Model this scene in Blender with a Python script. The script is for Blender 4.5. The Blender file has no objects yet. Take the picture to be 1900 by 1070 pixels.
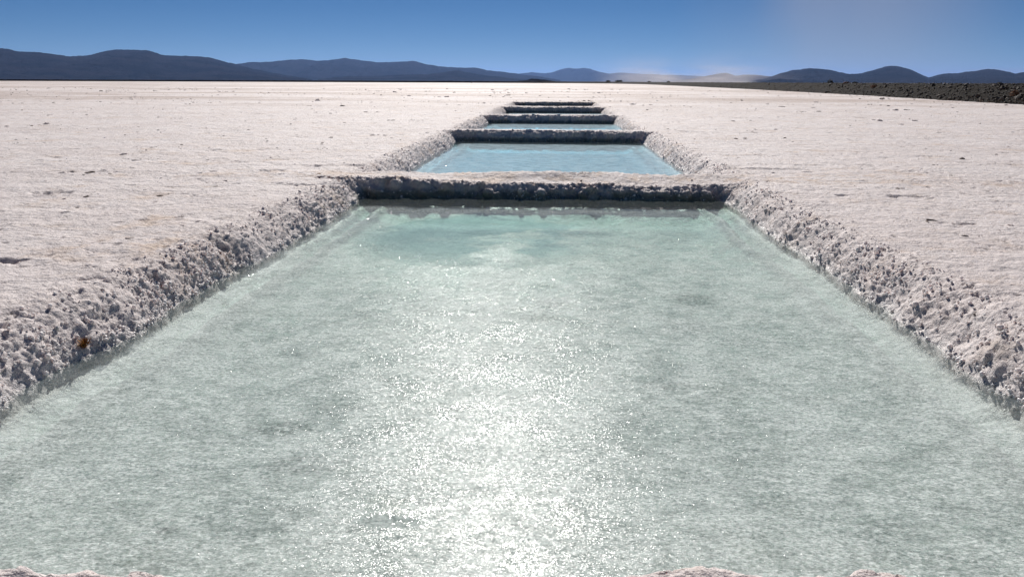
import bpy, math, random
import numpy as np
from mathutils import Matrix, Vector

random.seed(7)
rng = np.random.default_rng(7)
S = bpy.context.scene
COL = S.collection
R = math.radians

# ------------------------------------------------------------------ camera
F = 1530.0
CAMH = 1.6
ROLL = R(0.21)
PITCH = math.atan((535 - 151.5) / F)
YAW = R(-3.1424)
fw = Vector((math.sin(YAW) * math.cos(PITCH), math.cos(YAW) * math.cos(PITCH), -math.sin(PITCH)))
rt = Vector((math.cos(YAW), -math.sin(YAW), 0))
up = rt.cross(fw)
rt2 = rt * math.cos(ROLL) + up * math.sin(ROLL)
up2 = up * math.cos(ROLL) - rt * math.sin(ROLL)
cam_d = bpy.data.cameras.new('camera')
cam_d.sensor_width = 36.0
cam_d.lens = 36.0 * F / 1900.0
cam_d.clip_start = 0.05
cam_d.clip_end = 200000
cam = bpy.data.objects.new('camera', cam_d)
cam.matrix_world = Matrix(((rt2.x, up2.x, -fw.x, 0), (rt2.y, up2.y, -fw.y, 0), (rt2.z, up2.z, -fw.z, CAMH), (0, 0, 0, 1)))
COL.objects.link(cam)
S.camera = cam

def ray(px, py):
    return fw * F + rt2 * (px - 950) - up2 * (py - 535)

# ------------------------------------------------------------------ world, sun, exposure
SUN_EL, SUN_AZ = R(33.5), R(-5.0)            # azimuth clockwise from +Y
w = bpy.data.worlds.new("World"); S.world = w; w.use_nodes = True
nt = w.node_tree; nt.nodes.clear()
def N(tree, kind, **kw):
    n = tree.nodes.new(kind)
    for k, v in kw.items():
        if k.startswith('i_'):
            n.inputs[k[2:].replace('_', ' ')].default_value = v
        else:
            setattr(n, k, v)
    return n
def L(tree, a, b): tree.links.new(a, b)
skyt = N(nt, 'ShaderNodeTexSky', sky_type='NISHITA', sun_disc=False, sun_elevation=SUN_EL, sun_rotation=SUN_AZ,
        altitude=6500, air_density=0.9, dust_density=0.0, ozone_density=2.5)
sky = N(nt, 'ShaderNodeHueSaturation'); sky.inputs['Saturation'].default_value = 1.25; L(nt, skyt.outputs[0], sky.inputs['Color'])
bg = N(nt, 'ShaderNodeBackground'); bg.inputs['Strength'].default_value = 0.043
out = N(nt, 'ShaderNodeOutputWorld')
tc = N(nt, 'ShaderNodeTexCoord')
sep = N(nt, 'ShaderNodeSeparateXYZ'); L(nt, tc.outputs['Generated'], sep.inputs[0])
az = N(nt, 'ShaderNodeMath', operation='ARCTAN2'); L(nt, sep.outputs[0], az.inputs[0]); L(nt, sep.outputs[1], az.inputs[1])
def MR(tree, val, a, b, c=0.0, d=1.0, smooth=True):
    m = N(tree, 'ShaderNodeMapRange'); m.interpolation_type = 'SMOOTHSTEP' if smooth else 'LINEAR'
    L(tree, val, m.inputs['Value'])
    m.inputs['From Min'].default_value = a; m.inputs['From Max'].default_value = b
    m.inputs['To Min'].default_value = c; m.inputs['To Max'].default_value = d
    return m.outputs['Result']
def MA(tree, op, a, b=None, clamp=False):
    m = N(tree, 'ShaderNodeMath', operation=op); m.use_clamp = clamp
    for i, v in enumerate((a, b)):
        if v is None: continue
        if isinstance(v, (int, float)): m.inputs[i].default_value = v
        else: L(tree, v, m.inputs[i])
    return m.outputs[0]
# thin wind-blown veil and a low bright cloud bank in the sky
veil_n = N(nt, 'ShaderNodeTexNoise'); veil_n.inputs['Scale'].default_value = 2.6; veil_n.inputs['Detail'].default_value = 3
mp = N(nt, 'ShaderNodeMapping'); mp.inputs['Rotation'].default_value = (0, 0.5, 0); mp.inputs['Scale'].default_value = (1.6, 1, 0.9)
L(nt, tc.outputs['Generated'], mp.inputs[0]); L(nt, mp.outputs[0], veil_n.inputs['Vector'])
a1 = MR(nt, az.outputs[0], 0.12, 0.28); a2 = MR(nt, az.outputs[0], 0.33, 0.52, 1, 0)
veil = MA(nt, 'MULTIPLY', MA(nt, 'MULTIPLY', a1, a2), MR(nt, veil_n.outputs['Fac'], 0.28, 0.62))
veil = MA(nt, 'MULTIPLY', veil, 0.42)
lo_n = N(nt, 'ShaderNodeTexNoise'); lo_n.inputs['Scale'].default_value = 9.0
mp2 = N(nt, 'ShaderNodeMapping'); mp2.inputs['Scale'].default_value = (1, 1, 14)
L(nt, tc.outputs['Generated'], mp2.inputs[0]); L(nt, mp2.outputs[0], lo_n.inputs['Vector'])
b1 = MR(nt, az.outputs[0], 0.36, 0.42); b2 = MA(nt, 'MULTIPLY', MR(nt, sep.outputs[2], 0.005, 0.009), MR(nt, sep.outputs[2], 0.012, 0.0165, 1, 0))
low = MA(nt, 'MULTIPLY', MA(nt, 'MULTIPLY', b1, b2), MR(nt, lo_n.outputs['Fac'], 0.3, 0.55))
low = MA(nt, 'MULTIPLY', low, 0.7)
mixv = N(nt, 'ShaderNodeMix', data_type='RGBA'); L(nt, veil, mixv.inputs['Factor']); L(nt, sky.outputs[0], mixv.inputs['A'])
mixv.inputs['B'].default_value = (8.6, 8.4, 9.2, 1)
mixl = N(nt, 'ShaderNodeMix', data_type='RGBA'); L(nt, low, mixl.inputs['Factor']); L(nt, mixv.outputs['Result'], mixl.inputs['A'])
mixl.inputs['B'].default_value = (7.5, 7.5, 8.2, 1)
L(nt, mixl.outputs['Result'], bg.inputs['Color']); L(nt, bg.outputs[0], out.inputs[0])

sd = bpy.data.lights.new('sun', 'SUN'); sd.energy = 5.0; sd.angle = R(0.53); sd.color = (1.0, 0.955, 0.90)
sun = bpy.data.objects.new('sun', sd); COL.objects.link(sun)
to_sun = Vector((math.sin(SUN_AZ) * math.cos(SUN_EL), math.cos(SUN_AZ) * math.cos(SUN_EL), math.sin(SUN_EL)))
sun.rotation_euler = (-to_sun).to_track_quat('-Z', 'Y').to_euler()
S.view_settings.view_transform = 'Standard'; S.view_settings.look = 'None'
S.view_settings.exposure = 0.0; S.view_settings.gamma = 1.0
S.cycles.max_bounces = 8; S.cycles.transparent_max_bounces = 16; S.cycles.volume_bounces = 0
S.cycles.caustics_reflective = False; S.cycles.caustics_refractive = False

# ------------------------------------------------------------------ numeric noise
_perm = rng.permutation(256).astype(np.int64)
_perm = np.concatenate([_perm, _perm, _perm])
_g = rng.normal(size=(256, 3)); _g /= np.linalg.norm(_g, axis=1)[:, None]
_g = _g.astype(np.float32)
def perlin(p):
    """p (n,3) -> about -1..1"""
    out_ = np.empty(len(p), np.float32)
    for s in range(0, len(p), 400000):
        q = p[s:s + 400000]
        i = np.floor(q).astype(np.int64); f = (q - i).astype(np.float32); i &= 255
        u = f * f * f * (f * (f * 6 - 15) + 10)
        acc = 0
        for dx in (0, 1):
            wx = u[:, 0] if dx else 1 - u[:, 0]
            a = _perm[i[:, 0] + dx]
            for dy in (0, 1):
                wy = u[:, 1] if dy else 1 - u[:, 1]
                b = _perm[a + i[:, 1] + dy]
                for dz in (0, 1):
                    wz = u[:, 2] if dz else 1 - u[:, 2]
                    g = _g[_perm[b + i[:, 2] + dz]]
                    acc = acc + wx * wy * wz * (g[:, 0] * (f[:, 0] - dx) + g[:, 1] * (f[:, 1] - dy) + g[:, 2] * (f[:, 2] - dz))
        out_[s:s + 400000] = acc
    return out_ * 1.5
_cr = rng.random((256, 3)).astype(np.float32)
def worley(p):
    """distance to the nearest scattered point, 0..~1"""
    out_ = np.empty(len(p), np.float32)
    for s in range(0, len(p), 300000):
        q = p[s:s + 300000]
        i = np.floor(q).astype(np.int64); f = (q - i).astype(np.float32); i &= 255
        best = np.full(len(q), 9.0, np.float32)
        sx = np.where(f[:, 0] > .5, 1, -1); sy = np.where(f[:, 1] > .5, 1, -1); sz = np.where(f[:, 2] > .5, 1, -1)
        for kx in (0, 1):
            ox = kx * sx
            a = _perm[(i[:, 0] + ox) & 255]
            for ky in (0, 1):
                oy = ky * sy
                b = _perm[a + ((i[:, 1] + oy) & 255)]
                for kz in (0, 1):
                    oz = kz * sz
                    c = _cr[_perm[b + ((i[:, 2] + oz) & 255)]]
                    d = (ox + c[:, 0] - f[:, 0]) ** 2 + (oy + c[:, 1] - f[:, 1]) ** 2 + (oz + c[:, 2] - f[:, 2]) ** 2
                    best = np.minimum(best, d)
        out_[s:s + 300000] = np.sqrt(best)
    return out_
def P2(x, y, sx, sy=None, z=0.0):
    sy = sx if sy is None else sy
    return perlin(np.stack([x * sx, y * sy, np.full_like(x, z)], 1))
def sm(a, b, v):
    t = np.clip((v - a) / (b - a), 0, 1); return t * t * (3 - 2 * t)

# ------------------------------------------------------------------ pools: x left, x right, y near, y far (all at the waterline)
ZW = -0.35
POOLS = [(-3.43, 2.93, 2.36, 14.02), (-3.40, 2.83, 15.55, 27.95), (-3.43, 2.70, 29.30, 40.9),
         (-3.46, 2.70, 42.70, 54.6), (-3.47, 2.62, 57.20, 68.2)]

def pool_field(x, y):
    """returns base height, closeness to a wall (0..1), pool interior distance"""
    z = np.zeros_like(x); band = np.zeros_like(x); inside = np.full_like(x, 9.0)
    wob = 0.10 * P2(x, y, .55, z=3.3) + 0.07 * P2(x, y, 1.7, z=8.1) + 0.035 * P2(x, y, 4.5, z=1.7)
    for k, (xl, xr, yn, yf) in enumerate(POOLS):
        sel = (x > xl - 2.2) & (x < xr + 2.2) & (y > yn - 2.2) & (y < yf + 2.2)
        if not sel.any(): continue
        X = x[sel]; Y = y[sel]; W = wob[sel]
        if k == 0:
            ynn = np.interp(X, [-3.4, -2.2, -1.75, -1.25, -.9, -.2, 0.05, .42, .75, 1.15, 1.45, 2.9], [2.39, 2.42, 2.43, 2.42, 2.36, 2.35, 2.48, 2.59, 2.55, 2.60, 2.42, 2.34]) + W * .1
        else:
            ynn = yn + W * 1.2
        yff = yf + .13 + (.16 * P2(X, Y * 0 + 2.5, .85, z=2.) if k == 0 else 0) + 0.25 * W + 0.10 * P2(X, Y * 0 + k * 7., 1.1, z=4.) + .06 * P2(X, Y * 0 + k * 7., 3.1, z=5.) + .03 * P2(X, Y * 0 + k * 7., 8.3, z=6.)
        tp = np.clip(Y - 4, 0, 11) if k == 0 else 0
        dl = xl + .012 * tp - X + W * 0.9; dr = X - xr + .007 * tp + W * 0.9; dn = ynn - Y; df = Y - yff
        dx = np.maximum(dl, dr); dy = np.maximum(dn, df)
        dxp = np.maximum(dx, 0); dyp = np.maximum(dy, 0)
        d = np.minimum(np.maximum(dx, dy), 0) + np.sqrt(dxp ** 2 + dyp ** 2)
        wx = np.where(dl > dr, 0.46, 0.44); wy = np.where(dn > df, 0.08 if k == 0 else 0.35, 0.27)
        t = (dxp ** 2 + 1e-6) / (dxp ** 2 + dyp ** 2 + 2e-6)
        ww = wx * t + wy * (1 - t)
        s = np.clip(d / ww, 0, 1)
        rise = 1 - (1 - s) ** 2.1
        # sag of the divider banks
        sag = np.where(df > 0, -.03, 0) * (1 - t) * sm(0.0, .1, dyp)
        if k == 0:
            sag = sag + np.where(df > 0, -0.10 * sm(-3.2, -.5, X) * (1 - t) * sm(0, .15, dyp) * (1 - sm(.35, 1.05, df)), 0)
            zmound = np.where((df > 0), 0.055 * np.exp(-((X - .1) / 1.3) ** 2) * np.exp(-((df - 1.15) / .35) ** 2) - .03 * np.exp(-((X + 2.2) / .5) ** 2) * np.exp(-((df - 1.0) / .5) ** 2), 0); sag = sag + zmound + np.where(df > 0, .045 * P2(X, Y * 0, .9, z=60.) * sm(0, .2, dyp) * (1 - t), 0)
        zz = ZW + (-ZW + sag) * rise
        # under water: ledge, then floor
        e = -d
        floor = ZW - 0.10 * sm(0, .05, e) - 0.10 * sm(.05, .22, e) + 0.10 * np.exp(-((e - .36) / .07) ** 2) - 0.06 * sm(.45, .8, e)
        zz = np.where(d < 0, floor, zz)
        zz = np.where(s >= 1, 0, zz) if k else np.where((s >= 1) & (df < 0), 0, zz)
        b = np.exp(-np.maximum(d - ww * .75, 0) / (0.22)) * np.exp(-np.maximum(-d - .02, 0) / .06)
        z[sel] = np.minimum(z[sel], zz)
        band[sel] = np.maximum(band[sel], b)
        inside[sel] = np.minimum(inside[sel], d)
    return z, band, inside

def spaced(fn, a, b):
    v = [a]
    while v[-1] < b: v.append(v[-1] + fn(v[-1]))
    return v
def sx(x):
    ax = min(abs(x + 3.55), abs(x - 3.15))
    if ax < .45: return .0095
    return .019 if abs(x) < 7.5 else .019 + (abs(x) - 7.5) * .035
xs = spaced(sx, 0, 45000); xn = [-v for v in spaced(lambda v: sx(-v), 0, 45000)]
xs = np.array(sorted(set(xn[1:] + xs)))
def sy(y):
    if y < 2.2: return .03 if y > 1.5 else .03 + (1.5 - y) * .06
    s = max(.012, .0042 * y)
    for _, _, yn, yf in POOLS:
        if yf - .12 < y < yf + .45: s = min(s, .010 + .0005 * y)
    if y > 75: s = .3 + (y - 75) * .045
    return s
ys = spaced(sy, 1.5, 60000); yb = spaced(lambda v: sy(3.0 - v), 1.5, 20000)
ys = np.array(sorted(set([3.0 - v for v in yb][1:] + ys)))
NX, NY = len(xs), len(ys)
print('grid', NX, NY)

def ground_height(x, y):
    z0, band, ins = pool_field(x, y)
    r = np.hypot(x, y)
    land = sm(-.02, .12, ins)
    und = (0.030 * P2(x, y, .18, z=.5) + 0.022 * P2(x, y, .6, z=5.5)) * sm(0.1, 1.4, ins)
    z = z0 + und
    near = r < 90
    xn_, yn_ = x[near], y[near]; ln = land[near]
    det = 0.009 * P2(xn_, yn_, 2.7, z=2.2) + 0.008 * P2(xn_, yn_, 8, z=7.7) + 0.006 * P2(xn_, yn_, 21, z=9.7)
    # shallow ragged hollows in the crust
    pit = P2(xn_, yn_, 1.15, 1.5, z=20.3) + .45 * P2(xn_, yn_, 6, z=21.)
    det = det * (0.6 + .4 * ln) - 0.055 * sm(.62, .85, pit) * ln
    pit2 = P2(xn_, yn_, 4.0, 5.5, z=30.3) + .3 * P2(xn_, yn_, 17, z=31.)
    det -= 0.030 * sm(.56, .70, pit2) * ln
    pit3 = P2(xn_, yn_, 9.0, 11., z=50.3); pit3m = P2(xn_, yn_, .7, z=55.)
    det -= 0.016 * sm(.55, .7, pit3 + .3 * pit3m) * ln
    z[near] += det
    # broken crust plates farther out
    far = (r > 40) & (r < 2500)
    fx, fy = x[far], y[far]
    z[far] += 0.04 * np.abs(P2(fx, fy, .45, z=12.)) * (r[far] > 40)
    return z, band, ins

GX, GY = np.meshgrid(xs, ys)
gx = GX.ravel().astype(np.float64); gy = GY.ravel().astype(np.float64)
gz, band, ins = ground_height(gx, gy)
# cauliflower salt: push the surface out along its normal around the pool walls
Z2 = gz.reshape(NY, NX)
dzy, dzx = np.gradient(Z2, ys, xs)
nrm = np.stack([-dzx.ravel(), -dzy.ravel(), np.ones(NX * NY)], 1); nrm /= np.linalg.norm(nrm, axis=1)[:, None]
m = (band > .03) & (gy < 72)
pm = np.stack([gx[m], gy[m], gz[m]], 1)
wp = pm + 0.014 * np.stack([perlin(pm * 9 + k * 11.3) for k in range(3)], 1)
b0 = 1 - worley(wp * np.array([3.6, 5, 6]) + 2); b1 = 1 - worley(wp * 12.0); b2 = 1 - worley(wp * 25.0 + 5); b3 = 1 - worley(wp * 48.0 + 9)
lump = 0.62 * sm(.15, .95, b1) + 0.36 * sm(.1, .95, b2) + 0.18 * b3
face = sm(.5, 1.2, np.abs(dzy.ravel()[m])) - .42 * 0 - 1.1 * sm(-.05, -.3, dzy.ravel()[m]) * (gy[m] > 15)
amp = (0.042 * band[m] ** .8) * (1 - .25 * sm(2, 3, gx[m])) * (1 + .7 * face) * (.55 + .9 * sm(-.5, .6, perlin(pm * 1.3 + 40)))
gouge = sm(.35, .75, perlin(pm * np.array([2.2, 2.2, 1.2]) + 77)) * band[m]
D = amp * (lump - .35) - 0.035 * gouge * (1 + np.clip(face, 0, 1)) + .13 * np.clip(face, 0, 1) * (sm(.2, .8, b0) - .4)
und_w = (pm[:, 2] < ZW - .03)
D[und_w] *= .5
D *= 1 - .75 * (pm[:, 1] < 2.9)
P = np.stack([gx, gy, gz], 1)
P[m] += nrm[m] * D[:, None]
P[m, 2] += 0.012 * band[m] * perlin(pm * 30)

def grid_mesh(name, P, nx, ny, closed=False):
    me = bpy.data.meshes.new(name)
    idx = np.arange(nx * ny).reshape(ny, nx)
    q = np.stack([idx[:-1, :-1], idx[:-1, 1:], idx[1:, 1:], idx[1:, :-1]], -1).reshape(-1, 4)
    me.vertices.add(len(P)); me.vertices.foreach_set('co', P.astype(np.float32).ravel())
    me.loops.add(q.size); me.loops.foreach_set('vertex_index', q.astype(np.int32).ravel())
    me.polygons.add(len(q)); me.polygons.foreach_set('loop_start', np.arange(0, q.size, 4, dtype=np.int32))
    me.update(calc_edges=True)
    me.shade_smooth()
    return me
def link(name, me, mat=None, parent=None, **props):
    o = bpy.data.objects.new(name, me); COL.objects.link(o)
    if mat: me.materials.append(mat)
    if parent: o.parent = parent
    for k, v in props.items(): o[k] = v
    return o
def tri_mesh(name, V, Fc, smooth=True):
    me = bpy.data.meshes.new(name)
    V = np.asarray(V, np.float32); Fc = np.asarray(Fc, np.int32); k = Fc.shape[1]
    me.vertices.add(len(V)); me.vertices.foreach_set('co', V.ravel())
    me.loops.add(Fc.size); me.loops.foreach_set('vertex_index', Fc.ravel())
    me.polygons.add(len(Fc)); me.polygons.foreach_set('loop_start', np.arange(0, Fc.size, k, dtype=np.int32))
    me.update(calc_edges=True)
    (me.shade_smooth if smooth else me.shade_flat)()
    return me

# ------------------------------------------------------------------ materials
def new_mat(name):
    m_ = bpy.data.materials.new(name); m_.use_nodes = True
    t = m_.node_tree; t.nodes.clear()
    o = t.nodes.new('ShaderNodeOutputMaterial')
    return m_, t, o
def noise(t, vec, scale, detail=3, rough=.55):
    n = N(t, 'ShaderNodeTexNoise'); n.inputs['Scale'].default_value = scale
    n.inputs['Detail'].default_value = detail; n.inputs['Roughness'].default_value = rough
    if vec is not None: L(t, vec, n.inputs['Vector'])
    return n.outputs['Fac']
def mixc(t, fac, a, b):
    n = N(t, 'ShaderNodeMix', data_type='RGBA')
    for s, v in (('Factor', fac), ('A', a), ('B', b)):
        if isinstance(v, tuple): n.inputs[s].default_value = (*v, 1)
        elif isinstance(v, (int, float)): n.inputs[s].default_value = v
        else: L(t, v, n.inputs[s])
    return n.outputs['Result']
def bump(t, h, dist, prev=None, strength=1.0):
    n = N(t, 'ShaderNodeBump'); n.inputs['Distance'].default_value = dist; n.inputs['Strength'].default_value = strength
    L(t, h, n.inputs['Height'])
    if prev is not None: L(t, prev, n.inputs['Normal'])
    return n.outputs['Normal']
def spot(t, vec, cx, cy, rx, ry, edge=.5):
    """soft-edged ragged patch round a point of the ground"""
    s = N(t, 'ShaderNodeSeparateXYZ'); L(t, vec, s.inputs[0])
    a = MA(t, 'DIVIDE', MA(t, 'SUBTRACT', s.outputs[0], cx), rx); b = MA(t, 'DIVIDE', MA(t, 'SUBTRACT', s.outputs[1], cy), ry)
    d = MA(t, 'ADD', MA(t, 'MULTIPLY', a, a), MA(t, 'MULTIPLY', b, b))
    return MR(t, d, 1 - edge, 1 + edge, 1, 0)

def salt_material():
    m_, t, o = new_mat('salt_crust')
    geo = N(t, 'ShaderNodeNewGeometry'); pos = geo.outputs['Position']
    s = N(t, 'ShaderNodeSeparateXYZ'); L(t, pos, s.inputs[0])
    base = mixc(t, MR(t, noise(t, pos, .35, 4), .35, .65), (.82, .74, .72), (.76, .67, .645))
    base = mixc(t, MR(t, noise(t, pos, 2.2, 4), .56, .72), base, (.70, .60, .55))
    # rusty, sandy dust lying in patches
    tan = MR(t, noise(t, pos, .9, 5, .65), .54, .72)
    for cx, cy, rx, ry in ((-4.6, 14.6, 1.6, .8), (4.8, 14.6, 2.2, .9), (-3.9, 7.9, 1.2, .7), (0, 14.6, 4, .6)):
        tan = MA(t, 'ADD', tan, MA(t, 'MULTIPLY', spot(t, pos, cx, cy, rx, ry, .9), MR(t, noise(t, pos, 2.6, 5, .7), .45, .65)), True)
    tan = MA(t, 'MULTIPLY', tan, .6)
    base = mixc(t, tan, base, (.62, .44, .31))
    # wide wind-laid dirt bands far out
    mpn = N(t, 'ShaderNodeMapping'); mpn.inputs['Scale'].default_value = (.5, 1, 1); L(t, pos, mpn.inputs[0])
    bands = MR(t, noise(t, mpn.outputs[0], .035, 8, .75), .43, .56)
    farm = MR(t, s.outputs[1], 35, 80)
    base = mixc(t, MA(t, 'MULTIPLY', MA(t, 'MULTIPLY', bands, farm), .8), base, (.42, .31, .26))
    specks = MR(t, noise(t, pos, 6.5, 4, .75), .62, .69)
    base = mixc(t, MA(t, 'MULTIPLY', specks, .5), base, (.22, .18, .16))
    specks2 = MA(t, 'MULTIPLY', MR(t, noise(t, pos, .8, 6, .75), .60, .66), MR(t, s.outputs[1], 12, 45))
    base = mixc(t, MA(t, 'MULTIPLY', specks2, .8), base, (.16, .12, .10))
    # damp grey salt at the waterline, green-grey silt pockets under water
    wetn = MA(t, 'ADD', s.outputs[2], MA(t, 'MULTIPLY', noise(t, pos, 9, 3), .10))
    wet = MR(t, wetn, ZW + .02, ZW + .17, 1, 0)
    base = mixc(t, MA(t, 'MULTIPLY', wet, .3), base, (.62, .65, .66))
    under = MR(t, s.outputs[2], ZW - .06, ZW - .02, 1, 0)
    silt = MR(t, noise(t, pos, 1.1, 5, .7), .52, .70)
    silt2 = MR(t, noise(t, pos, 13, 4, .7), .50, .66)
    sp = MA(t, 'MULTIPLY', MA(t, 'ADD', MA(t, 'MULTIPLY', silt, .5), MA(t, 'MULTIPLY', silt2, .45), True), under)
    base = mixc(t, sp, base, (.30, .31, .28))
    pits = None
    for cx, cy, rx, ry in ((1.25, 7.45, .24, .22), (-.10, 6.75, .17, .13), (-1.45, 4.42, .26, .12), (.0, 8.2, .2, .2), (-1.95, 3.65, .05, .035), (.85, 5.9, .22, .10), (.42, 12.2, .4, .3)):
        q = spot(t, pos, cx, cy, rx, ry, .8)
        pits = q if pits is None else MA(t, 'MAXIMUM', pits, q)
    pits = MA(t, 'MULTIPLY', MA(t, 'MULTIPLY', pits, MR(t, noise(t, pos, 22, 4, .75), .42, .56)), under)
    base = mixc(t, pits, base, (.05, .06, .06))
    foot_shade = None  # dark wall reflection and shaded shelf painted green into the floor by the far walls
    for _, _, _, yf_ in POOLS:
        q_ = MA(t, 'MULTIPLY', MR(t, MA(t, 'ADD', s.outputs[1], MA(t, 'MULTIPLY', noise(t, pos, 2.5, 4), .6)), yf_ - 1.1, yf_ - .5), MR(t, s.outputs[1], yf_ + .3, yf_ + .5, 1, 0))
        foot_shade = q_ if foot_shade is None else MA(t, 'MAXIMUM', foot_shade, q_)
    base = mixc(t, MA(t, 'MULTIPLY', MA(t, 'MULTIPLY', foot_shade, under), .85), base, (.22, .31, .22))
    wall_shade = None  # shade on the far wall faces, darkened into the salt colour
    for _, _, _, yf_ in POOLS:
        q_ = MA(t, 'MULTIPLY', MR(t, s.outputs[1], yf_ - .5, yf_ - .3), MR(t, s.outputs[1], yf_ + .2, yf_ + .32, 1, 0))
        wall_shade = q_ if wall_shade is None else MA(t, 'MAXIMUM', wall_shade, q_)
    wall_shade = MA(t, 'MULTIPLY', wall_shade, MR(t, wetn, ZW + .10, ZW + .24, 1, 0))
    wall_shade = MA(t, 'MULTIPLY', wall_shade, MR(t, MA(t, 'ABSOLUTE', MA(t, 'ADD', s.outputs[0], .35)), 3.0, 3.2, 1, 0))
    base = mixc(t, MA(t, 'MULTIPLY', wall_shade, .85), base, (.17, .19, .17))
    # brown scrub soil beyond the bank and the far shore
    soil = MR(t, s.outputs[1], 1900, 2100)
    base = mixc(t, soil, base, (.10, .075, .055))
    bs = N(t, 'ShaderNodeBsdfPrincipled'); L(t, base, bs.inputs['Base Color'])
    L(t, mixc(t, wet, (.75,) * 3, (.38,) * 3), bs.inputs['Roughness'])
    bs.inputs['Specular IOR Level'].default_value = .35
    bs.inputs['Subsurface Weight'].default_value = .35; bs.inputs['Subsurface Radius'].default_value = (1, .95, .9); bs.inputs['Subsurface Scale'].default_value = .02
    n1 = bump(t, noise(t, pos, 1.6, 6, .68), .17)
    n2 = bump(t, noise(t, pos, 14, 5, .75), .032, n1)
    n3 = bump(t, noise(t, pos, 95, 3, .7), .004, n2)
    L(t, n3, bs.inputs['Normal'])
    L(t, bs.outputs[0], o.inputs['Surface'])
    return m_
M_salt = salt_material()

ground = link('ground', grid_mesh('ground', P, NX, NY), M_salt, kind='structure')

def water_material(name, absorb, dens, crust, lo_c, hi_c):
    m_, t, o = new_mat(name)
    geo = N(t, 'ShaderNodeNewGeometry'); pos = geo.outputs['Position']
    # crystal film: tiny facets that each tilt their own way, in drifting patches
    patch = MR(t, noise(t, pos, 3.3, 7, .75), .36, .58)
    calm = MA(t, 'MULTIPLY', spot(t, pos, -1.0, 10.8, 1.6, 1.9, .7), MR(t, noise(t, pos, 1.1, 4, .6), .30, .5))
    still = MA(t, 'MULTIPLY', spot(t, pos, -.72, 3.36, .17, .055, .6), MR(t, noise(t, pos, 30, 4), .3, .5))
    calm = MA(t, 'MAXIMUM', calm, MA(t, 'MULTIPLY', MR(t, MA(t, 'ADD', N_sepY(t, pos), MA(t, 'MULTIPLY', noise(t, pos, 1.3, 4, .6), 3.0)), 9.5, 13.5), .62 if crust > .9 else 0.0))
    clear = None
    for _, _, _, yf_ in POOLS:
        q_ = MA(t, 'MULTIPLY', MR(t, MA(t, 'ADD', N_sepY(t, pos), MA(t, 'MULTIPLY', noise(t, pos, 1.5, 4), 1.0)), yf_ - .95, yf_ - .35), MR(t, N_sepY(t, pos), yf_ + .3, yf_ + .5, 1, 0))
        clear = q_ if clear is None else MA(t, 'MAXIMUM', clear, q_)
    sx_ = N(t, 'ShaderNodeSeparateXYZ'); L(t, pos, sx_.inputs[0])
    side = MR(t, MA(t, 'ADD', MA(t, 'ABSOLUTE', MA(t, 'ADD', sx_.outputs[0], .23)), MA(t, 'MULTIPLY', noise(t, pos, 2.2, 3, .6), .3)), 2.98, 3.18, 0, .95)
    clear = MA(t, 'MAXIMUM', clear, side)
    calm = MA(t, 'MAXIMUM', calm, clear)
    patch = MA(t, 'MULTIPLY', patch, MA(t, 'SUBTRACT', 1.0, calm))
    acc = None
    for sc, k in ((230, .21), (95, .10), (520, .24)):
        v = N(t, 'ShaderNodeTexVoronoi'); v.inputs['Scale'].default_value = sc; L(t, pos, v.inputs['Vector'])
        sub = N(t, 'ShaderNodeVectorMath', operation='SUBTRACT'); L(t, v.outputs['Color'], sub.inputs[0]); sub.inputs[1].default_value = (.5, .5, .5)
        mu = N(t, 'ShaderNodeVectorMath', operation='SCALE'); L(t, sub.outputs[0], mu.inputs[0]); mu.inputs['Scale'].default_value = k
        if sc != 520:                                   # a few crystals stand steeply and flash on their own
            cs = N(t, 'ShaderNodeSeparateXYZ'); L(t, v.outputs['Color'], cs.inputs[0])
            L(t, MR(t, cs.outputs[2], .93, .98, k, k * 4.5, False), mu.inputs['Scale'])
        if acc is None: acc = mu.outputs[0]
        else:
            ad = N(t, 'ShaderNodeVectorMath', operation='ADD'); L(t, acc, ad.inputs[0]); L(t, mu.outputs[0], ad.inputs[1]); acc = ad.outputs[0]
    amp = MA(t, 'MULTIPLY', MA(t, 'MULTIPLY', MA(t, 'ADD', MA(t, 'MULTIPLY', patch, .30), .70), crust), MA(t, 'SUBTRACT', 1.0, MA(t, 'MAXIMUM', MA(t, 'MULTIPLY', clear, .95), MA(t, 'MAXIMUM', MA(t, 'MULTIPLY', calm, .75), MA(t, 'MULTIPLY', still, .8)))))
    sc_ = N(t, 'ShaderNodeVectorMath', operation='SCALE'); L(t, acc, sc_.inputs[0]); L(t, amp, sc_.inputs['Scale'])
    fl = N(t, 'ShaderNodeVectorMath', operation='MULTIPLY'); L(t, sc_.outputs[0], fl.inputs[0]); fl.inputs[1].default_value = (1, 1, 0)
    rip = bump(t, noise(t, pos, 7, 3, .6), .0016)
    ad = N(t, 'ShaderNodeVectorMath', operation='ADD'); L(t, rip, ad.inputs[0]); L(t, fl.outputs[0], ad.inputs[1])
    nn = N(t, 'ShaderNodeVectorMath', operation='NORMALIZE'); L(t, ad.outputs[0], nn.inputs[0])
    gl = N(t, 'ShaderNodeBsdfGlossy', distribution='BECKMANN'); L(t, MA(t, 'ADD', .05, MA(t, 'MULTIPLY', amp, .12)), gl.inputs['Roughness']); L(t, nn.outputs[0], gl.inputs['Normal'])
    tr = N(t, 'ShaderNodeBsdfTransparent')
    dt = N(t, 'ShaderNodeVectorMath', operation='DOT_PRODUCT'); L(t, geo.outputs['Incoming'], dt.inputs[0]); L(t, geo.outputs['True Normal'], dt.inputs[1])
    grz = MA(t, 'SUBTRACT', 1.0, MA(t, 'ABSOLUTE', dt.outputs['Value']), True)
    fr = MA(t, 'ADD', .025, MA(t, 'MULTIPLY', MA(t, 'POWER', grz, 5.0), MA(t, 'SUBTRACT', .8, MA(t, 'MULTIPLY', amp, .80))))
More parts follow.
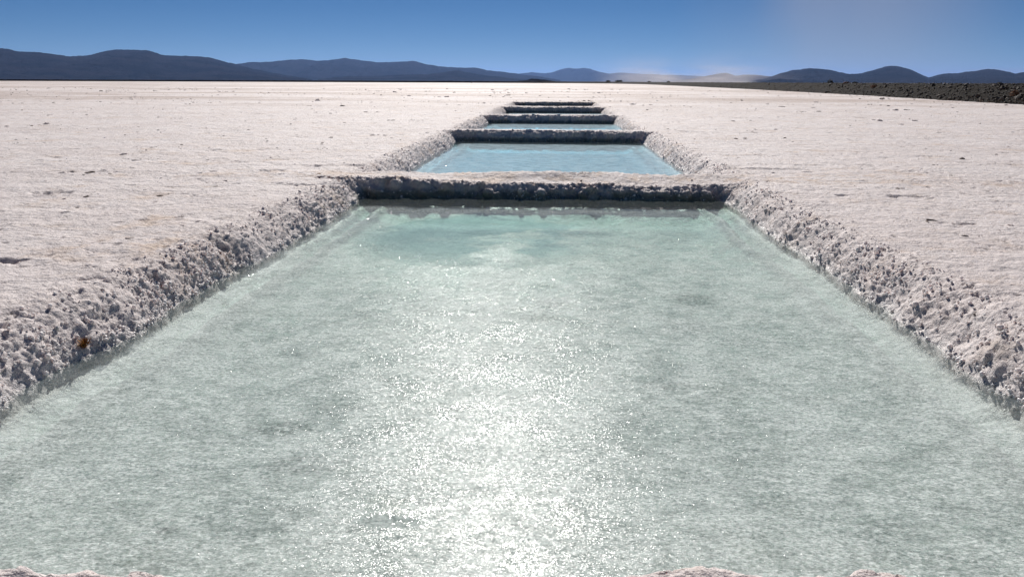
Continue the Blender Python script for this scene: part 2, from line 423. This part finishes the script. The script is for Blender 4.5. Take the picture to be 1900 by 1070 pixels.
    grain = MR(t, noise(t, pos, 26, 6, .9), .43, .58, .05, .75)
    wgt_ = MA(t, 'ADD', grain, MA(t, 'MULTIPLY', MA(t, 'SUBTRACT', 1.0, grain), MA(t, 'SUBTRACT', 1.0, amp, True)))
    fr = MA(t, 'MULTIPLY', fr, wgt_)
    mx = N(t, 'ShaderNodeMixShader'); L(t, fr, mx.inputs[0]); L(t, gl.outputs[0], mx.inputs[2])
    # milky crystals floating in the film
    dc = mixc(t, MR(t, noise(t, pos, 60, 5, .9), .44, .56), lo_c, hi_c)
    mpe = N(t, 'ShaderNodeMapping'); mpe.inputs['Scale'].default_value = (.75, 1, 1); mpe.inputs['Rotation'].default_value = (0, 0, .12); L(t, pos, mpe.inputs[0])
    mid_h = noise(t, mpe.outputs[0], 15, 4, .65)
    mid = MA(t, 'MULTIPLY', MR(t, mid_h, .46, .57), MR(t, noise(t, pos, 1.1, 5, .7), .36, .56, .18, 1.0))
    dc = mixc(t, MA(t, 'MULTIPLY', mid, .48 * crust), dc, tuple(c_ * .62 for c_ in lo_c))
    streak = MA(t, 'MULTIPLY', MR(t, noise(t, mpe.outputs[0], 17, 8, .95), .55, .60), MR(t, noise(t, mpe.outputs[0], 1.7, 5, .7), .40, .60))
    dc = mixc(t, MA(t, 'MULTIPLY', streak, .8 * crust), dc, (.22, .31, .31))
    fk = MA(t, 'MULTIPLY', MR(t, noise(t, pos, 2.4, 6, .8), .47, .60), MR(t, noise(t, pos, 34, 5, .85), .50, .56))
    dc = mixc(t, MA(t, 'MULTIPLY', fk, .6), dc, (.24, .31, .30))
    pt = None
    for cx, cy, rx, ry in ((1.25, 7.45, .26, .22), (-.10, 6.75, .18, .13), (-.12, 7.9, .14, .12), (-1.58, 4.35, .19, .11), (-1.98, 3.68, .035, .03), (.42, 12.2, .4, .3)):
        q_ = spot(t, pos, cx, cy, rx, ry, .8); pt = q_ if pt is None else MA(t, 'MAXIMUM', pt, q_)
    pt = MA(t, 'MULTIPLY', pt, MR(t, noise(t, pos, 30, 6, .9), .46, .54, 0, .6))
    dc = mixc(t, MA(t, 'MULTIPLY', pt, crust), dc, (.04, .05, .05))
    df = N(t, 'ShaderNodeBsdfDiffuse'); L(t, dc, df.inputs['Color']); L(t, bump(t, noise(t, mpe.outputs[0], 17, 4, .7), .013 if crust > .9 else .004), df.inputs['Normal'])
    mx2 = N(t, 'ShaderNodeMixShader')
    film = MA(t, 'MULTIPLY', MA(t, 'ADD', MA(t, 'MULTIPLY', MR(t, noise(t, pos, 45, 3, .7), .36, .60), .42), .44), MA(t, 'SUBTRACT', MA(t, 'ADD', MA(t, 'MULTIPLY', patch, .30), .70), MA(t, 'MAXIMUM', MA(t, 'MULTIPLY', clear, .58), MA(t, 'MULTIPLY', calm, .34))))
    L(t, film, mx2.inputs[0]); L(t, tr.outputs[0], mx2.inputs[1]); L(t, df.outputs[0], mx2.inputs[2]); L(t, mx2.outputs[0], mx.inputs[1])
    gl2 = N(t, 'ShaderNodeBsdfGlossy', distribution='BECKMANN'); gl2.inputs['Roughness'].default_value = .31
    L(t, nn.outputs[0], gl2.inputs['Normal'])
    wk = MA(t, 'MULTIPLY', MR(t, noise(t, pos, 48, 5, .8), .42, .60, .001, .012), MR(t, noise(t, pos, 7, 5, .75), .32, .62, .35, 1.0))
    wk = MA(t, 'MULTIPLY', wk, amp)
    mx3 = N(t, 'ShaderNodeMixShader'); L(t, wk, mx3.inputs[0]); L(t, mx.outputs[0], mx3.inputs[1]); L(t, gl2.outputs[0], mx3.inputs[2])
    L(t, mx3.outputs[0], o.inputs['Surface'])
    va = N(t, 'ShaderNodeVolumeAbsorption'); va.inputs['Color'].default_value = (*absorb, 1); va.inputs['Density'].default_value = dens
    L(t, va.outputs[0], o.inputs['Volume'])
    return m_
def N_sepY(t, pos):
    s = N(t, 'ShaderNodeSeparateXYZ'); L(t, pos, s.inputs[0]); return s.outputs[1]

def box_mesh(name, x0, x1, y0, y1, z0, z1):
    V = [(x, y, z) for z in (z0, z1) for y in (y0, y1) for x in (x0, x1)]
    Fc = [(0, 2, 3, 1), (4, 5, 7, 6), (0, 1, 5, 4), (2, 6, 7, 3), (0, 4, 6, 2), (1, 3, 7, 5)]
    return tri_mesh(name, V, Fc, False)
M_w1 = water_material('pool_water_pale', (.62, .86, .80), 1.1, 1.0, (.64, .74, .70), (.93, .98, .955))
M_w2 = water_material('pool_water_turquoise', (.55, .87, .96), 1.0, .45, (.66, .88, .97), (.78, .95, 1.0))
WL = ['pale green salt-crusted water filling the large nearest pool', 'turquoise water in the second pool behind the first salt bank',
      'narrow strip of teal water in the third pool', 'thin murky strip of water in the fourth pool', 'hidden water of the farthest small pool']
for k, (xl, xr, yn, yf) in enumerate(POOLS):
    me = box_mesh('water', xl - .38, xr + .38, yn - .12 - (.25 if k else 0), yf + .34, ZW - 1.0, ZW - .004 * (k > 0))
    link('water', me, M_w1 if k == 0 else M_w2, kind='structure', label=WL[k])

# ------------------------------------------------------------------ hills
def hill_material(name, ca, cb):
    m_, t, o = new_mat(name)
    geo = N(t, 'ShaderNodeNewGeometry'); pos = geo.outputs['Position']
    c = mixc(t, MR(t, noise(t, pos, .002, 8, .65), .4, .62), ca, cb)
    bs = N(t, 'ShaderNodeBsdfPrincipled'); L(t, c, bs.inputs['Base Color']); bs.inputs['Roughness'].default_value = 1
    bs.inputs['Specular IOR Level'].default_value = 0
    L(t, bump(t, noise(t, pos, .006, 8, .65), 60), bs.inputs['Normal'])
    L(t, bs.outputs[0], o.inputs['Surface'])
    return m_
M_hill = hill_material('hill_scrub', (.026, .024, .028), (.012, .013, .016))
M_dust_hill = hill_material('hill_sand', (.17, .14, .12), (.12, .10, .085))

def hills(prof, dist, depth, mat, label, wiggle=1.0, seed=0.):
    prof = sorted(prof)
    px = np.array([p[0] for p in prof], float); py = np.array([p[1] for p in prof], float)
    n = int(max(120, (px[-1] - px[0]) / 1.6)); nt_ = 34
    X = np.linspace(px[0], px[-1], n); Y = np.interp(X, px, py)
    k = np.array([1, 2, 3, 2, 1.]); k /= k.sum()
    Y = np.convolve(np.pad(Y, 2, mode='edge'), k, 'valid')
    Y += .9 * perlin(np.stack([X / 17 + seed, X * 0, X * 0 + 3], 1)) + .5 * perlin(np.stack([X / 6 + seed, X * 0, X * 0 + 5], 1))
    V = np.zeros((nt_ * 2, n, 3))
    for i in range(n):
        d = ray(X[i], Y[i]); hd = math.hypot(d.x, d.y)
        D0 = dist
        cx, cy, ch = d.x / hd, d.y / hd, CAMH + D0 * d.z / hd
        for j in range(nt_ * 2):
            tt = (j - nt_) / nt_             # -1 foot facing us, 0 crest, 1 far foot
            rr = D0 + tt * depth
            V[j, i] = (cx * rr, cy * rr, max(ch, 0))
    tt = (np.arange(nt_ * 2) - nt_) / nt_
    fl = V.reshape(-1, 3)
    T = np.repeat(tt, n)
    spur = perlin(np.stack([fl[:, 0] / 900 + seed, fl[:, 1] / 2600, np.zeros(len(fl))], 1))
    spur2 = perlin(np.stack([fl[:, 0] / 330 + seed, fl[:, 1] / 700, np.ones(len(fl))], 1))
    at = np.abs(T)
    fall = np.clip(1 - at ** (1.15 + .55 * spur) * (1 - .0), 0, 1)
    h = fl[:, 2] * (fall ** 1.15) * (1 + at * (1 - at) * (1.1 * spur + .7 * spur2) * wiggle)
    h = np.minimum(h, fl[:, 2] * (1 - .35 * at))
    tiny = perlin(np.stack([fl[:, 0] / 110 + seed, fl[:, 1] / 160, np.ones(len(fl)) * 3], 1)) * .05 * fl[:, 2] * np.clip(at * 6, .12, 1)
    fl[:, 2] = np.where(at >= .999, -5, h + tiny - 3 * (at > .9))
    me = grid_mesh('hills', fl, n, nt_ * 2)
    return link('hills', me, mat, kind='structure', label=label)
HA = [(-700, 140), (-500, 120), (-300, 108), (-150, 112), (-60, 96), (0, 90), (15, 91), (35, 96), (70, 97), (100, 101), (130, 105), (165, 103), (190, 96), (215, 92), (245, 93), (270, 93), (285, 97), (305, 103),
      (340, 104), (370, 105), (395, 108), (415, 114), (437, 119.5), (470, 128), (520, 138), (580, 147)]
HB = [(330, 147), (400, 130), (437, 119.5), (460, 116), (500, 115), (530, 112), (560, 110), (590, 113), (610, 112), (640, 108), (670, 112), (700, 116), (740, 115), (765, 113), (790, 119), (820, 124), (860, 126),
      (885, 126), (905, 131), (940, 134), (965, 138), (1000, 142), (1040, 149)]
HC = [(900, 150), (950, 139), (985, 134), (1000, 136), (1025, 135), (1040, 129), (1055, 126), (1070, 128), (1082, 126), (1095, 128), (1110, 133), (1130, 137), (1150, 135), (1180, 137), (1230, 139), (1290, 141), (1350, 143), (1400, 141), (1450, 143), (1500, 147), (1560, 152)]
HD = [(590, 147), (640, 141.5), (700, 141), (740, 139), (790, 138), (830, 133), (850, 131), (875, 136), (900, 140), (930, 143), (980, 149)]
HE = [(1240, 152), (1270, 148), (1300, 143), (1320, 140), (1335, 136), (1350, 136), (1365, 141), (1380, 139), (1400, 139), (1430, 142), (1460, 145), (1500, 152)]
HF = [(1380, 153), (1420, 146), (1445, 137), (1470, 131), (1500, 127), (1520, 128), (1545, 131), (1575, 138), (1600, 136), (1625, 129), (1645, 123), (1660, 122), (1680, 126), (1700, 134), (1722, 144), (1750, 137), (1775, 136),
      (1800, 133), (1835, 128), (1860, 131), (1885, 137), (1900, 134), (1930, 131), (2000, 126), (2100, 134), (2250, 120), (2450, 130), (2600, 150)]
HG = [(1405, 153), (1430, 148), (1445, 146), (1462, 147.5), (1480, 148.5), (1500, 151), (1520, 153.5)]
hills(HA, 12500, 3800, M_hill, 'dark navy mountain ridge at the left end of the horizon', seed=1.)
hills(HB, 18500, 3800, M_hill, 'long blue mountain ridge left of centre on the horizon', seed=4.)
hills(HC, 32000, 5200, M_hill, 'pale hazy far mountain above the pools', seed=9.)
hills(HD, 12500, 1700, M_hill, 'low dark foothill in front of the long blue ridge', seed=13.)
hills(HE, 17000, 2600, M_dust_hill, 'pale sandy hill behind blowing dust', seed=17.)
hills(HF, 13000, 3800, M_hill, 'rounded navy mountains at the right end of the horizon', seed=21.)
hills(HG, 9000, 900, M_hill, 'small dark hummock at the foot of the right mountains', seed=25.)
hills([(962, 150.5), (978, 148.5), (985, 146.5), (994, 146), (1003, 147.5), (1015, 149), (1030, 151)], 2600, 60, M_hill, 'tiny dark mound just beyond the far shore line', seed=27.)

# ------------------------------------------------------------------ embankment of dark gravel
def berm_material():
    m_, t, o = new_mat('dark_gravel')
    geo = N(t, 'ShaderNodeNewGeometry'); pos = geo.outputs['Position']
    c = mixc(t, MR(t, noise(t, pos, 3.2, 5, .7), .4, .65), (.006, .004, .003), (.020, .012, .008))
    c = mixc(t, MR(t, noise(t, pos, .35, 4), .50, .68), c, (.012, .009, .005))
    bs = N(t, 'ShaderNodeBsdfPrincipled'); L(t, c, bs.inputs['Base Color']); bs.inputs['Roughness'].default_value = .95
    bs.inputs['Specular IOR Level'].default_value = .15
    L(t, bump(t, noise(t, pos, 5, 6, .75), .25), bs.inputs['Normal'])
    L(t, bs.outputs[0], o.inputs['Surface'])
    return m_
M_berm = berm_material()
path = np.array([(31, -60), (33, 0), (34.4, 40), (35.5, 66), (36.9, 86), (39.5, 112), (45.6, 205), (54, 400), (60, 600), (48, 800), (0, 930), (-150, 1010), (-500, 1080), (-1300, 1000), (-2600, 500), (-3600, -800)], float)
seg = np.hypot(*np.diff(path, axis=0).T); cum = np.concatenate([[0], np.cumsum(seg)])
st = [0.]
def dist_at(s): return math.hypot(np.interp(s, cum, path[:, 0]), np.interp(s, cum, path[:, 1]))
while st[-1] < cum[-1]: st.append(st[-1] + max(.16, .0028 * dist_at(st[-1])))
st = np.array(st); cxp = np.interp(st, cum, path[:, 0]); cyp = np.interp(st, cum, path[:, 1])
ker = np.ones(31) / 31
cxp[15:-15] = np.convolve(cxp, ker, 'valid'); cyp[15:-15] = np.convolve(cyp, ker, 'valid')
tx, ty = np.gradient(cxp), np.gradient(cyp); tl = np.hypot(tx, ty); tx /= tl; ty /= tl
nxr, nyr = ty, -tx                               # outward, away from the pools
prof_t = np.array([-.15, 0, .12, .3, .5, .75, 1.0, 1.3, 1.6, 1.9, 2.2, 2.5, 2.8, 3.2, 3.8, 4.6, 5.4, 6.2, 7.0, 7.6, 8.2, 8.9])
prof_h = np.array([-.12, -.02, .10, .22, .34, .50, .66, .85, 1.04, 1.20, 1.34, 1.44, 1.50, 1.50, 1.48, 1.47, 1.48, 1.50, 1.35, 1.0, .5, -.2])
npf = len(prof_t)
bx = cxp[:, None] + nxr[:, None] * prof_t[None]; by = cyp[:, None] + nyr[:, None] * prof_t[None]
bz = np.repeat(prof_h[None], len(st), 0)
hs = 1 + .35 * sm(500, 1300, st[:, None])
bz = bz * hs
fx, fy = bx.ravel(), by.ravel()
ev = sm(0, .4, bz.ravel())
rough = .13 * P2(fx, fy, .5, z=2) + .10 * P2(fx, fy, 1.6, z=5) + .07 * P2(fx, fy, 4.1, z=8)
bzf = bz.ravel() + ev * rough
sw = .25 * P2(fx, fy, .3, z=11) + .12 * P2(fx, fy, 1.5, z=14)
bxf = fx + np.repeat(nxr, npf) * sw; byf = fy + np.repeat(nyr, npf) * sw
BP = np.stack([bxf, byf, bzf], 1)
link('embankment', grid_mesh('embankment', BP, npf, len(st)), M_berm, kind='structure', label='long bank of dark gravel crossing the salt flat to the horizon')

# ico template
def ico(sub=1):
    import bmesh
    b = bmesh.new(); bmesh.ops.create_icosphere(b, subdivisions=sub, radius=1)
    b.verts.ensure_lookup_table()
    V = np.array([v.co[:] for v in b.verts]); Fc = np.array([[v.index for v in f.verts] for f in b.faces]); b.free()
    return V, Fc
def scatter(name, pts, radii, sub, squash, jag, mat, smooth=True, **props):
    V0, F0 = ico(sub); n = len(pts)
    ang = rng.normal(size=(n, 4)); ang /= np.linalg.norm(ang, axis=1)[:, None]
    a, b, c, d = ang.T
    Rm = np.stack([np.stack([a*a+b*b-c*c-d*d, 2*(b*c-a*d), 2*(b*d+a*c)], 1), np.stack([2*(b*c+a*d), a*a-b*b+c*c-d*d, 2*(c*d-a*b)], 1), np.stack([2*(b*d-a*c), 2*(c*d+a*b), a*a-b*b-c*c+d*d], 1)], 1)
    sc = 1 + rng.uniform(-squash, squash, size=(n, 1, 3))
    V = V0[None] * sc * (1 + rng.uniform(-jag, jag, size=(n, len(V0), 1)))
    V = np.einsum('nij,nkj->nki', Rm, V) * radii[:, None, None] + pts[:, None]
    Fc = F0[None] + (np.arange(n) * len(V0))[:, None, None]
    return link(name, tri_mesh(name, V.reshape(-1, 3), Fc.reshape(-1, 3), smooth), mat, **props)

# stones on the bank
def stone_material():
    m_, t, o = new_mat('bank_stone')
    geo = N(t, 'ShaderNodeNewGeometry')
    c = mixc(t, geo.outputs['Random Per Island'], (.02, .014, .010), (.13, .10, .075))
    bs = N(t, 'ShaderNodeBsdfPrincipled'); L(t, c, bs.inputs['Base Color']); bs.inputs['Roughness'].default_value = .8
    L(t, bs.outputs[0], o.inputs['Surface']); return m_
M_stone = stone_material()
ok = np.where((bzf > .02) & (fy > 30) & (fy < 260) & (np.tile(prof_t, len(st)) < 3.0))[0]
wgt = np.exp(-(byf[ok] - 66) / 45.); wgt = np.clip(wgt, .05, 1.6); wgt /= wgt.sum()
pick = rng.choice(ok, 5200, p=wgt)
rp = BP[pick] + rng.normal(size=(5200, 3)) * np.array([.10, .15, .02])
rad = np.clip(rng.lognormal(-2.75, .45, 5200), .03, .28)
scatter('gravel', rp, rad, 1, .4, .15, M_stone, False, kind='stuff', label='loose stones strewn over the dark bank')

# ------------------------------------------------------------------ salt nodules on the pool walls
def nodule_material():
    m_, t, o = new_mat('salt_nodule')
    geo = N(t, 'ShaderNodeNewGeometry'); pos = geo.outputs['Position']
    s = N(t, 'ShaderNodeSeparateXYZ'); L(t, pos, s.inputs[0])
    c = mixc(t, MR(t, noise(t, pos, 2.2, 4), .45, .7), (.85, .77, .75), (.78, .69, .66))
    wet = MR(t, s.outputs[2], ZW + .02, ZW + .13, 1, 0)
    c = mixc(t, MA(t, 'MULTIPLY', wet, .45), c, (.72, .74, .75))
    bs = N(t, 'ShaderNodeBsdfPrincipled'); L(t, c, bs.inputs['Base Color'])
    L(t, mixc(t, wet, (.6,) * 3, (.22,) * 3), bs.inputs['Roughness'])
    bs.inputs['Subsurface Weight'].default_value = .8; bs.inputs['Subsurface Radius'].default_value = (1, .9, .85); bs.inputs['Subsurface Scale'].default_value = .03
    L(t, bump(t, noise(t, pos, 110, 3, .7), .004), bs.inputs['Normal'])
    L(t, bs.outputs[0], o.inputs['Surface']); return m_
M_nod = nodule_material()
PZ = P[:, 2]
cand = np.where((band > .55) & (gy > 2.8) & (gy < 42) & (PZ > ZW - .03) & (PZ < .03))[0]
# sample evenly per area: weight by cell size
cell = np.outer(np.gradient(ys), np.gradient(xs)).ravel()[cand]
clump = sm(-.1, .5, perlin(P[cand] * 2.3 + 3))
wgt = cell / np.maximum(nrm[cand, 2], .25) * band[cand] ** 2 * (.15 + clump) * np.clip(9 / gy[cand], .15, 1.6)
wgt *= np.where((gy[cand] > 12) & (gx[cand] > -3.2) & (gx[cand] < 2.6) & (nrm[cand, 2] > .8), .12, 1)
wgt /= wgt.sum()
pick = rng.choice(cand, 9000, p=wgt)
nr = np.clip(rng.lognormal(-4.75, .42, len(pick)), .004, .022)
npos = P[pick] + nrm[pick] * (nr * .35)[:, None] + rng.normal(size=(len(pick), 3)) * .006
scatter('salt_nodules', npos, nr, 2, .35, .10, M_nod, True, kind='stuff', label='knobbly white salt clusters crusting the pool edges')

# ------------------------------------------------------------------ loose crumbs and upturned flakes of crust on the flat
def crumb_material():
    m_, t, o = new_mat('crust_crumb')
    geo = N(t, 'ShaderNodeNewGeometry')
    c = mixc(t, MR(t, geo.outputs['Random Per Island'], .35, .8), (.66, .57, .54), (.20, .15, .12))
    bs = N(t, 'ShaderNodeBsdfPrincipled'); L(t, c, bs.inputs['Base Color']); bs.inputs['Roughness'].default_value = .9
    L(t, bs.outputs[0], o.inputs['Surface']); return m_
nC = 60000
cyy = np.exp(rng.uniform(math.log(3), math.log(190), nC)); cxx = (rng.uniform(-1, 1, nC)) * (cyy * .85 + 1.5)
cl = perlin(np.stack([cxx / (1 + .02 * cyy) * .55, cyy / (1 + .02 * cyy) * .8, cxx * 0 + 91], 1)) + .5 * perlin(np.stack([cxx * 1.7, cyy * 1.7, cxx * 0 + 95], 1))
bk = np.interp(cyy, path[2:8, 1], path[2:8, 0])
pr = sm(.25, .85, cl) * .8 + .03 + .5 * np.exp(-np.abs(bk - cxx) / 3.5) + .55 * ((cyy > 55) & (cxx < 15)) * sm(0, .5, cl)
_, bb, ii = pool_field(cxx, cyy)
keep = (rng.random(nC) < pr * .6) & (ii > .5) & (cxx < bk - .2)
cxx, cyy = cxx[keep], cyy[keep]
jx = np.clip(np.searchsorted(xs, cxx), 0, NX - 1); jy = np.clip(np.searchsorted(ys, cyy), 0, NY - 1)
czz = P[jy * NX + jx, 2]
cr = np.clip(rng.lognormal(-4.5, .55, len(cxx)), .004, .05) * (1 + .055 * cyy)
cr = np.minimum(cr, .28)
print('crumbs', len(cxx))
co = scatter('salt_crumbs', np.stack([cxx, cyy, czz * 0], 1), cr, 1, .45, .2, crumb_material(), False, kind='stuff', label='loose crumbs and flakes of dirty crust lying on the salt flat')
vv = np.empty(len(co.data.vertices) * 3, np.float32); co.data.vertices.foreach_get('co', vv); vv = vv.reshape(-1, 3)
vv[:, 2] = vv[:, 2] * .38 + np.repeat(czz, len(vv) // len(czz)); co.data.vertices.foreach_set('co', vv.ravel()); co.data.update()

# ------------------------------------------------------------------ plants
def leaf_mat(name, a, b):
    m_, t, o = new_mat(name)
    geo = N(t, 'ShaderNodeNewGeometry')
    c = mixc(t, geo.outputs['Random Per Island'], a, b)
    bs = N(t, 'ShaderNodeBsdfPrincipled'); L(t, c, bs.inputs['Base Color']); bs.inputs['Roughness'].default_value = .8
    L(t, bs.outputs[0], o.inputs['Surface']); return m_
M_dark_leaf = leaf_mat('dry_dark_leaf', (.05, .045, .02), (.02, .025, .012))
M_rust_leaf = leaf_mat('rusty_leaf', (.28, .12, .04), (.12, .05, .02))
M_straw = leaf_mat('rust_straw', (.46, .20, .04), (.09, .035, .01))
def shrub(x, y, z, r, h, mat, label, cat='bush', group=None, n=420, name='bush'):
    e = bpy.data.objects.new(name, None); COL.objects.link(e); e.location = (x, y, z)
    e['label'] = label; e['category'] = cat
    if group: e['group'] = group
    V = []; Fc = []
    for k in range(7):                                   # twigs fanning out of the root
        a = rng.uniform(0, 6.28); lean = rng.uniform(.1, .8); top = np.array([math.cos(a) * r * lean, math.sin(a) * r * lean, h * .8])
        for j in range(3):
            an = j * 2.094; V.append((math.cos(an) * r * .03, math.sin(an) * r * .03, 0))
        V.append(tuple(top)); b0 = k * 4
        Fc += [(b0, b0 + 1, b0 + 3), (b0 + 1, b0 + 2, b0 + 3), (b0 + 2, b0, b0 + 3)]
    link('stem', tri_mesh('stem', V, Fc), M_dark_leaf, e)
    u = rng.normal(size=(n, 3)); u /= np.linalg.norm(u, axis=1)[:, None]; u[:, 2] = np.abs(u[:, 2])
    lob = 1 + .35 * perlin(u * 2.3 + x)
    c = u * (rng.uniform(.25, 1, (n, 1)) ** .5) * np.array([r, r, h]) * lob[:, None]
    d1 = rng.normal(size=(n, 3)); d1 /= np.linalg.norm(d1, axis=1)[:, None]
    d2 = np.cross(d1, u); d2 /= np.linalg.norm(d2, axis=1)[:, None] + 1e-6
    s = r * rng.uniform(.07, .17, (n, 1))
    V = np.stack([c - d1 * s, c + d2 * s * .5, c + d1 * s, c - d2 * s * .5], 1).reshape(-1, 3)
    V[:, 2] = np.maximum(V[:, 2], 0)
    link('foliage', tri_mesh('foliage', V, np.arange(n * 4).reshape(n, 4), False), mat, e)
    return e
def at_dist(px, py, D):
    d = ray(px, py); k = D / math.hypot(d.x, d.y); return d.x * k, d.y * k, CAMH + d.z * k
def on_bank(px, off):
    """point of the bank's cross-section that lies in the picture column px"""
    k = int(np.argmin(np.abs(prof_t - off)))
    X_ = BP.reshape(len(st), npf, 3)[:, k]
    d = ray(px, 153); a = math.atan2(d.x, d.y)
    aa = np.arctan2(X_[:, 0], X_[:, 1]); f = (X_[:, 1] > 30) & (X_[:, 1] < 1200)
    i = np.where(f)[0][np.argmin(np.abs(aa[f] - a))]
    return X_[i]
BG = 'bushes on the dark gravel bank'
for px, off, r, h, mat, lab in ((1541, 3.2, .55, .55, M_dark_leaf, 'dark round bush on top of the gravel bank left of the orange one'), (1570, 2.8, .55, .35, M_rust_leaf, 'orange-brown bush on top of the gravel bank'),
        (1588, 3.2, .5, .35, M_dark_leaf, 'dark low bush on the bank crest just right of the orange one'), (1624, 1.6, .5, .5, M_rust_leaf, 'rust-brown bush halfway up the bank slope'),
        (1855, 3.2, .38, .32, M_dark_leaf, 'dark bush on the bank crest near the right edge of the photo'), (1885, 1.0, .45, .5, M_rust_leaf, 'reddish bush low on the bank at the right edge of the photo'),
        (1205, 3.2, 1.4, .8, M_dark_leaf, 'small dark bush on the thin far stretch of the bank'), (1240, 3.2, 1.0, .6, M_dark_leaf, 'rightmost of the bushes on the thin far stretch of bank'),
        (1128, 3.2, 2.6, 1.6, M_dark_leaf, 'leftmost bush on the far end of the bank'), (1148, 3.2, 3.5, 1.4, M_dark_leaf, 'wide bush on the far end of the bank')):
    q = on_bank(px, off)
    shrub(q[0], q[1], q[2] - .05, r, h, mat, lab, group=BG)
x_, y_, _ = at_dist(875, 152, 900)
shrub(x_, y_, -.05, 1.3, 2.6, M_dark_leaf, 'lone dark bush standing far out on the white salt flat')

# rusty tuft wedged in the left wall of the nearest pool
def tuft(loc, r, label, n=90, flat=.8, name='dry_tuft'):
    V = []; Fc = []
    for k in range(n):
        a = rng.uniform(0, 6.28); b = rng.uniform(.1, 1.3); ln = r * rng.uniform(.5, 1.1)
        d = np.array([math.cos(a) * math.cos(b), math.sin(a) * math.cos(b), math.sin(b) * flat])
        sd_ = np.array([-math.sin(a), math.cos(a), 0]) * r * .06
        o_ = rng.normal(size=3) * r * .12
        i = len(V); V += [tuple(o_ - sd_), tuple(o_ + sd_), tuple(o_ + d * ln * .6 + sd_ * .8), tuple(o_ + d * ln), tuple(o_ + d * ln * .6 - sd_ * .8)]
        Fc.append((i, i + 1, i + 2, i + 3, i + 4))
    o = link(name, tri_mesh(name, V, Fc, False), M_straw); o.location = loc
    o['label'] = label; o['category'] = 'dry plant'
    return o
def surf(x, y):
    i = int(np.argmin(np.abs(ys - y))); j = int(np.argmin(np.abs(xs - x))); return P[i * NX + j]
q = surf(-3.46, 5.55); tuft((q[0] + .01, q[1], q[2] + .01), .085, 'rusty orange clump of straw lodged in the salt wall')
q = surf(-4.22, 14.44); tuft((q[0], q[1], q[2] - .01), .13, 'flat orange-brown scrap of plant on the salt near the first bank', 60, .12)

# ------------------------------------------------------------------ haze
m_, t, o = new_mat('haze')
vol = N(t, 'ShaderNodeVolumePrincipled'); vol.inputs['Color'].default_value = (.30, .50, 1.0, 1); vol.inputs['Anisotropy'].default_value = .35; vol.inputs['Density'].default_value = 1.6e-5
L(t, vol.outputs[0], o.inputs['Volume'])
link('haze', box_mesh('haze', -64000, 64000, -62000, 82000, -40, 900), m_, kind='stuff')

m_, t, o = new_mat('dust')
tcd = N(t, 'ShaderNodeTexCoord')
mpd = N(t, 'ShaderNodeMapping'); mpd.inputs['Location'].default_value = (-1, -1, 0); mpd.inputs['Scale'].default_value = (2, 2, 1)
L(t, tcd.outputs['Generated'], mpd.inputs[0])
sd_ = N(t, 'ShaderNodeSeparateXYZ'); L(t, mpd.outputs[0], sd_.inputs[0])
ex = MR(t, MA(t, 'ABSOLUTE', sd_.outputs[0]), .25, 1, 1, 0); ey = MR(t, MA(t, 'ABSOLUTE', sd_.outputs[1]), .2, 1, 1, 0)
ez = MA(t, 'POWER', MA(t, 'SUBTRACT', 1.0, sd_.outputs[2], True), 3.0)
nd = MR(t, noise(t, tcd.outputs['Generated'], 3.2, 4, .6), .38, .66)
den = MA(t, 'MULTIPLY', MA(t, 'MULTIPLY', MA(t, 'MULTIPLY', ex, ey), MA(t, 'MULTIPLY', ez, nd)), 2.6e-3)
vd = N(t, 'ShaderNodeVolumePrincipled'); vd.inputs['Color'].default_value = (.92, .85, .82, 1); L(t, den, vd.inputs['Density']); vd.inputs['Anisotropy'].default_value = .3
L(t, vd.outputs[0], o.inputs['Volume'])
xa = ray(1090, 150); xb = ray(1480, 150); D_ = 9500
link('dust', box_mesh('dust', xa.x / xa.y * D_, xb.x / xb.y * D_, D_ - 900, D_ + 900, -10, 420), m_, kind='stuff', label='pale dust blowing along the foot of the far hills')
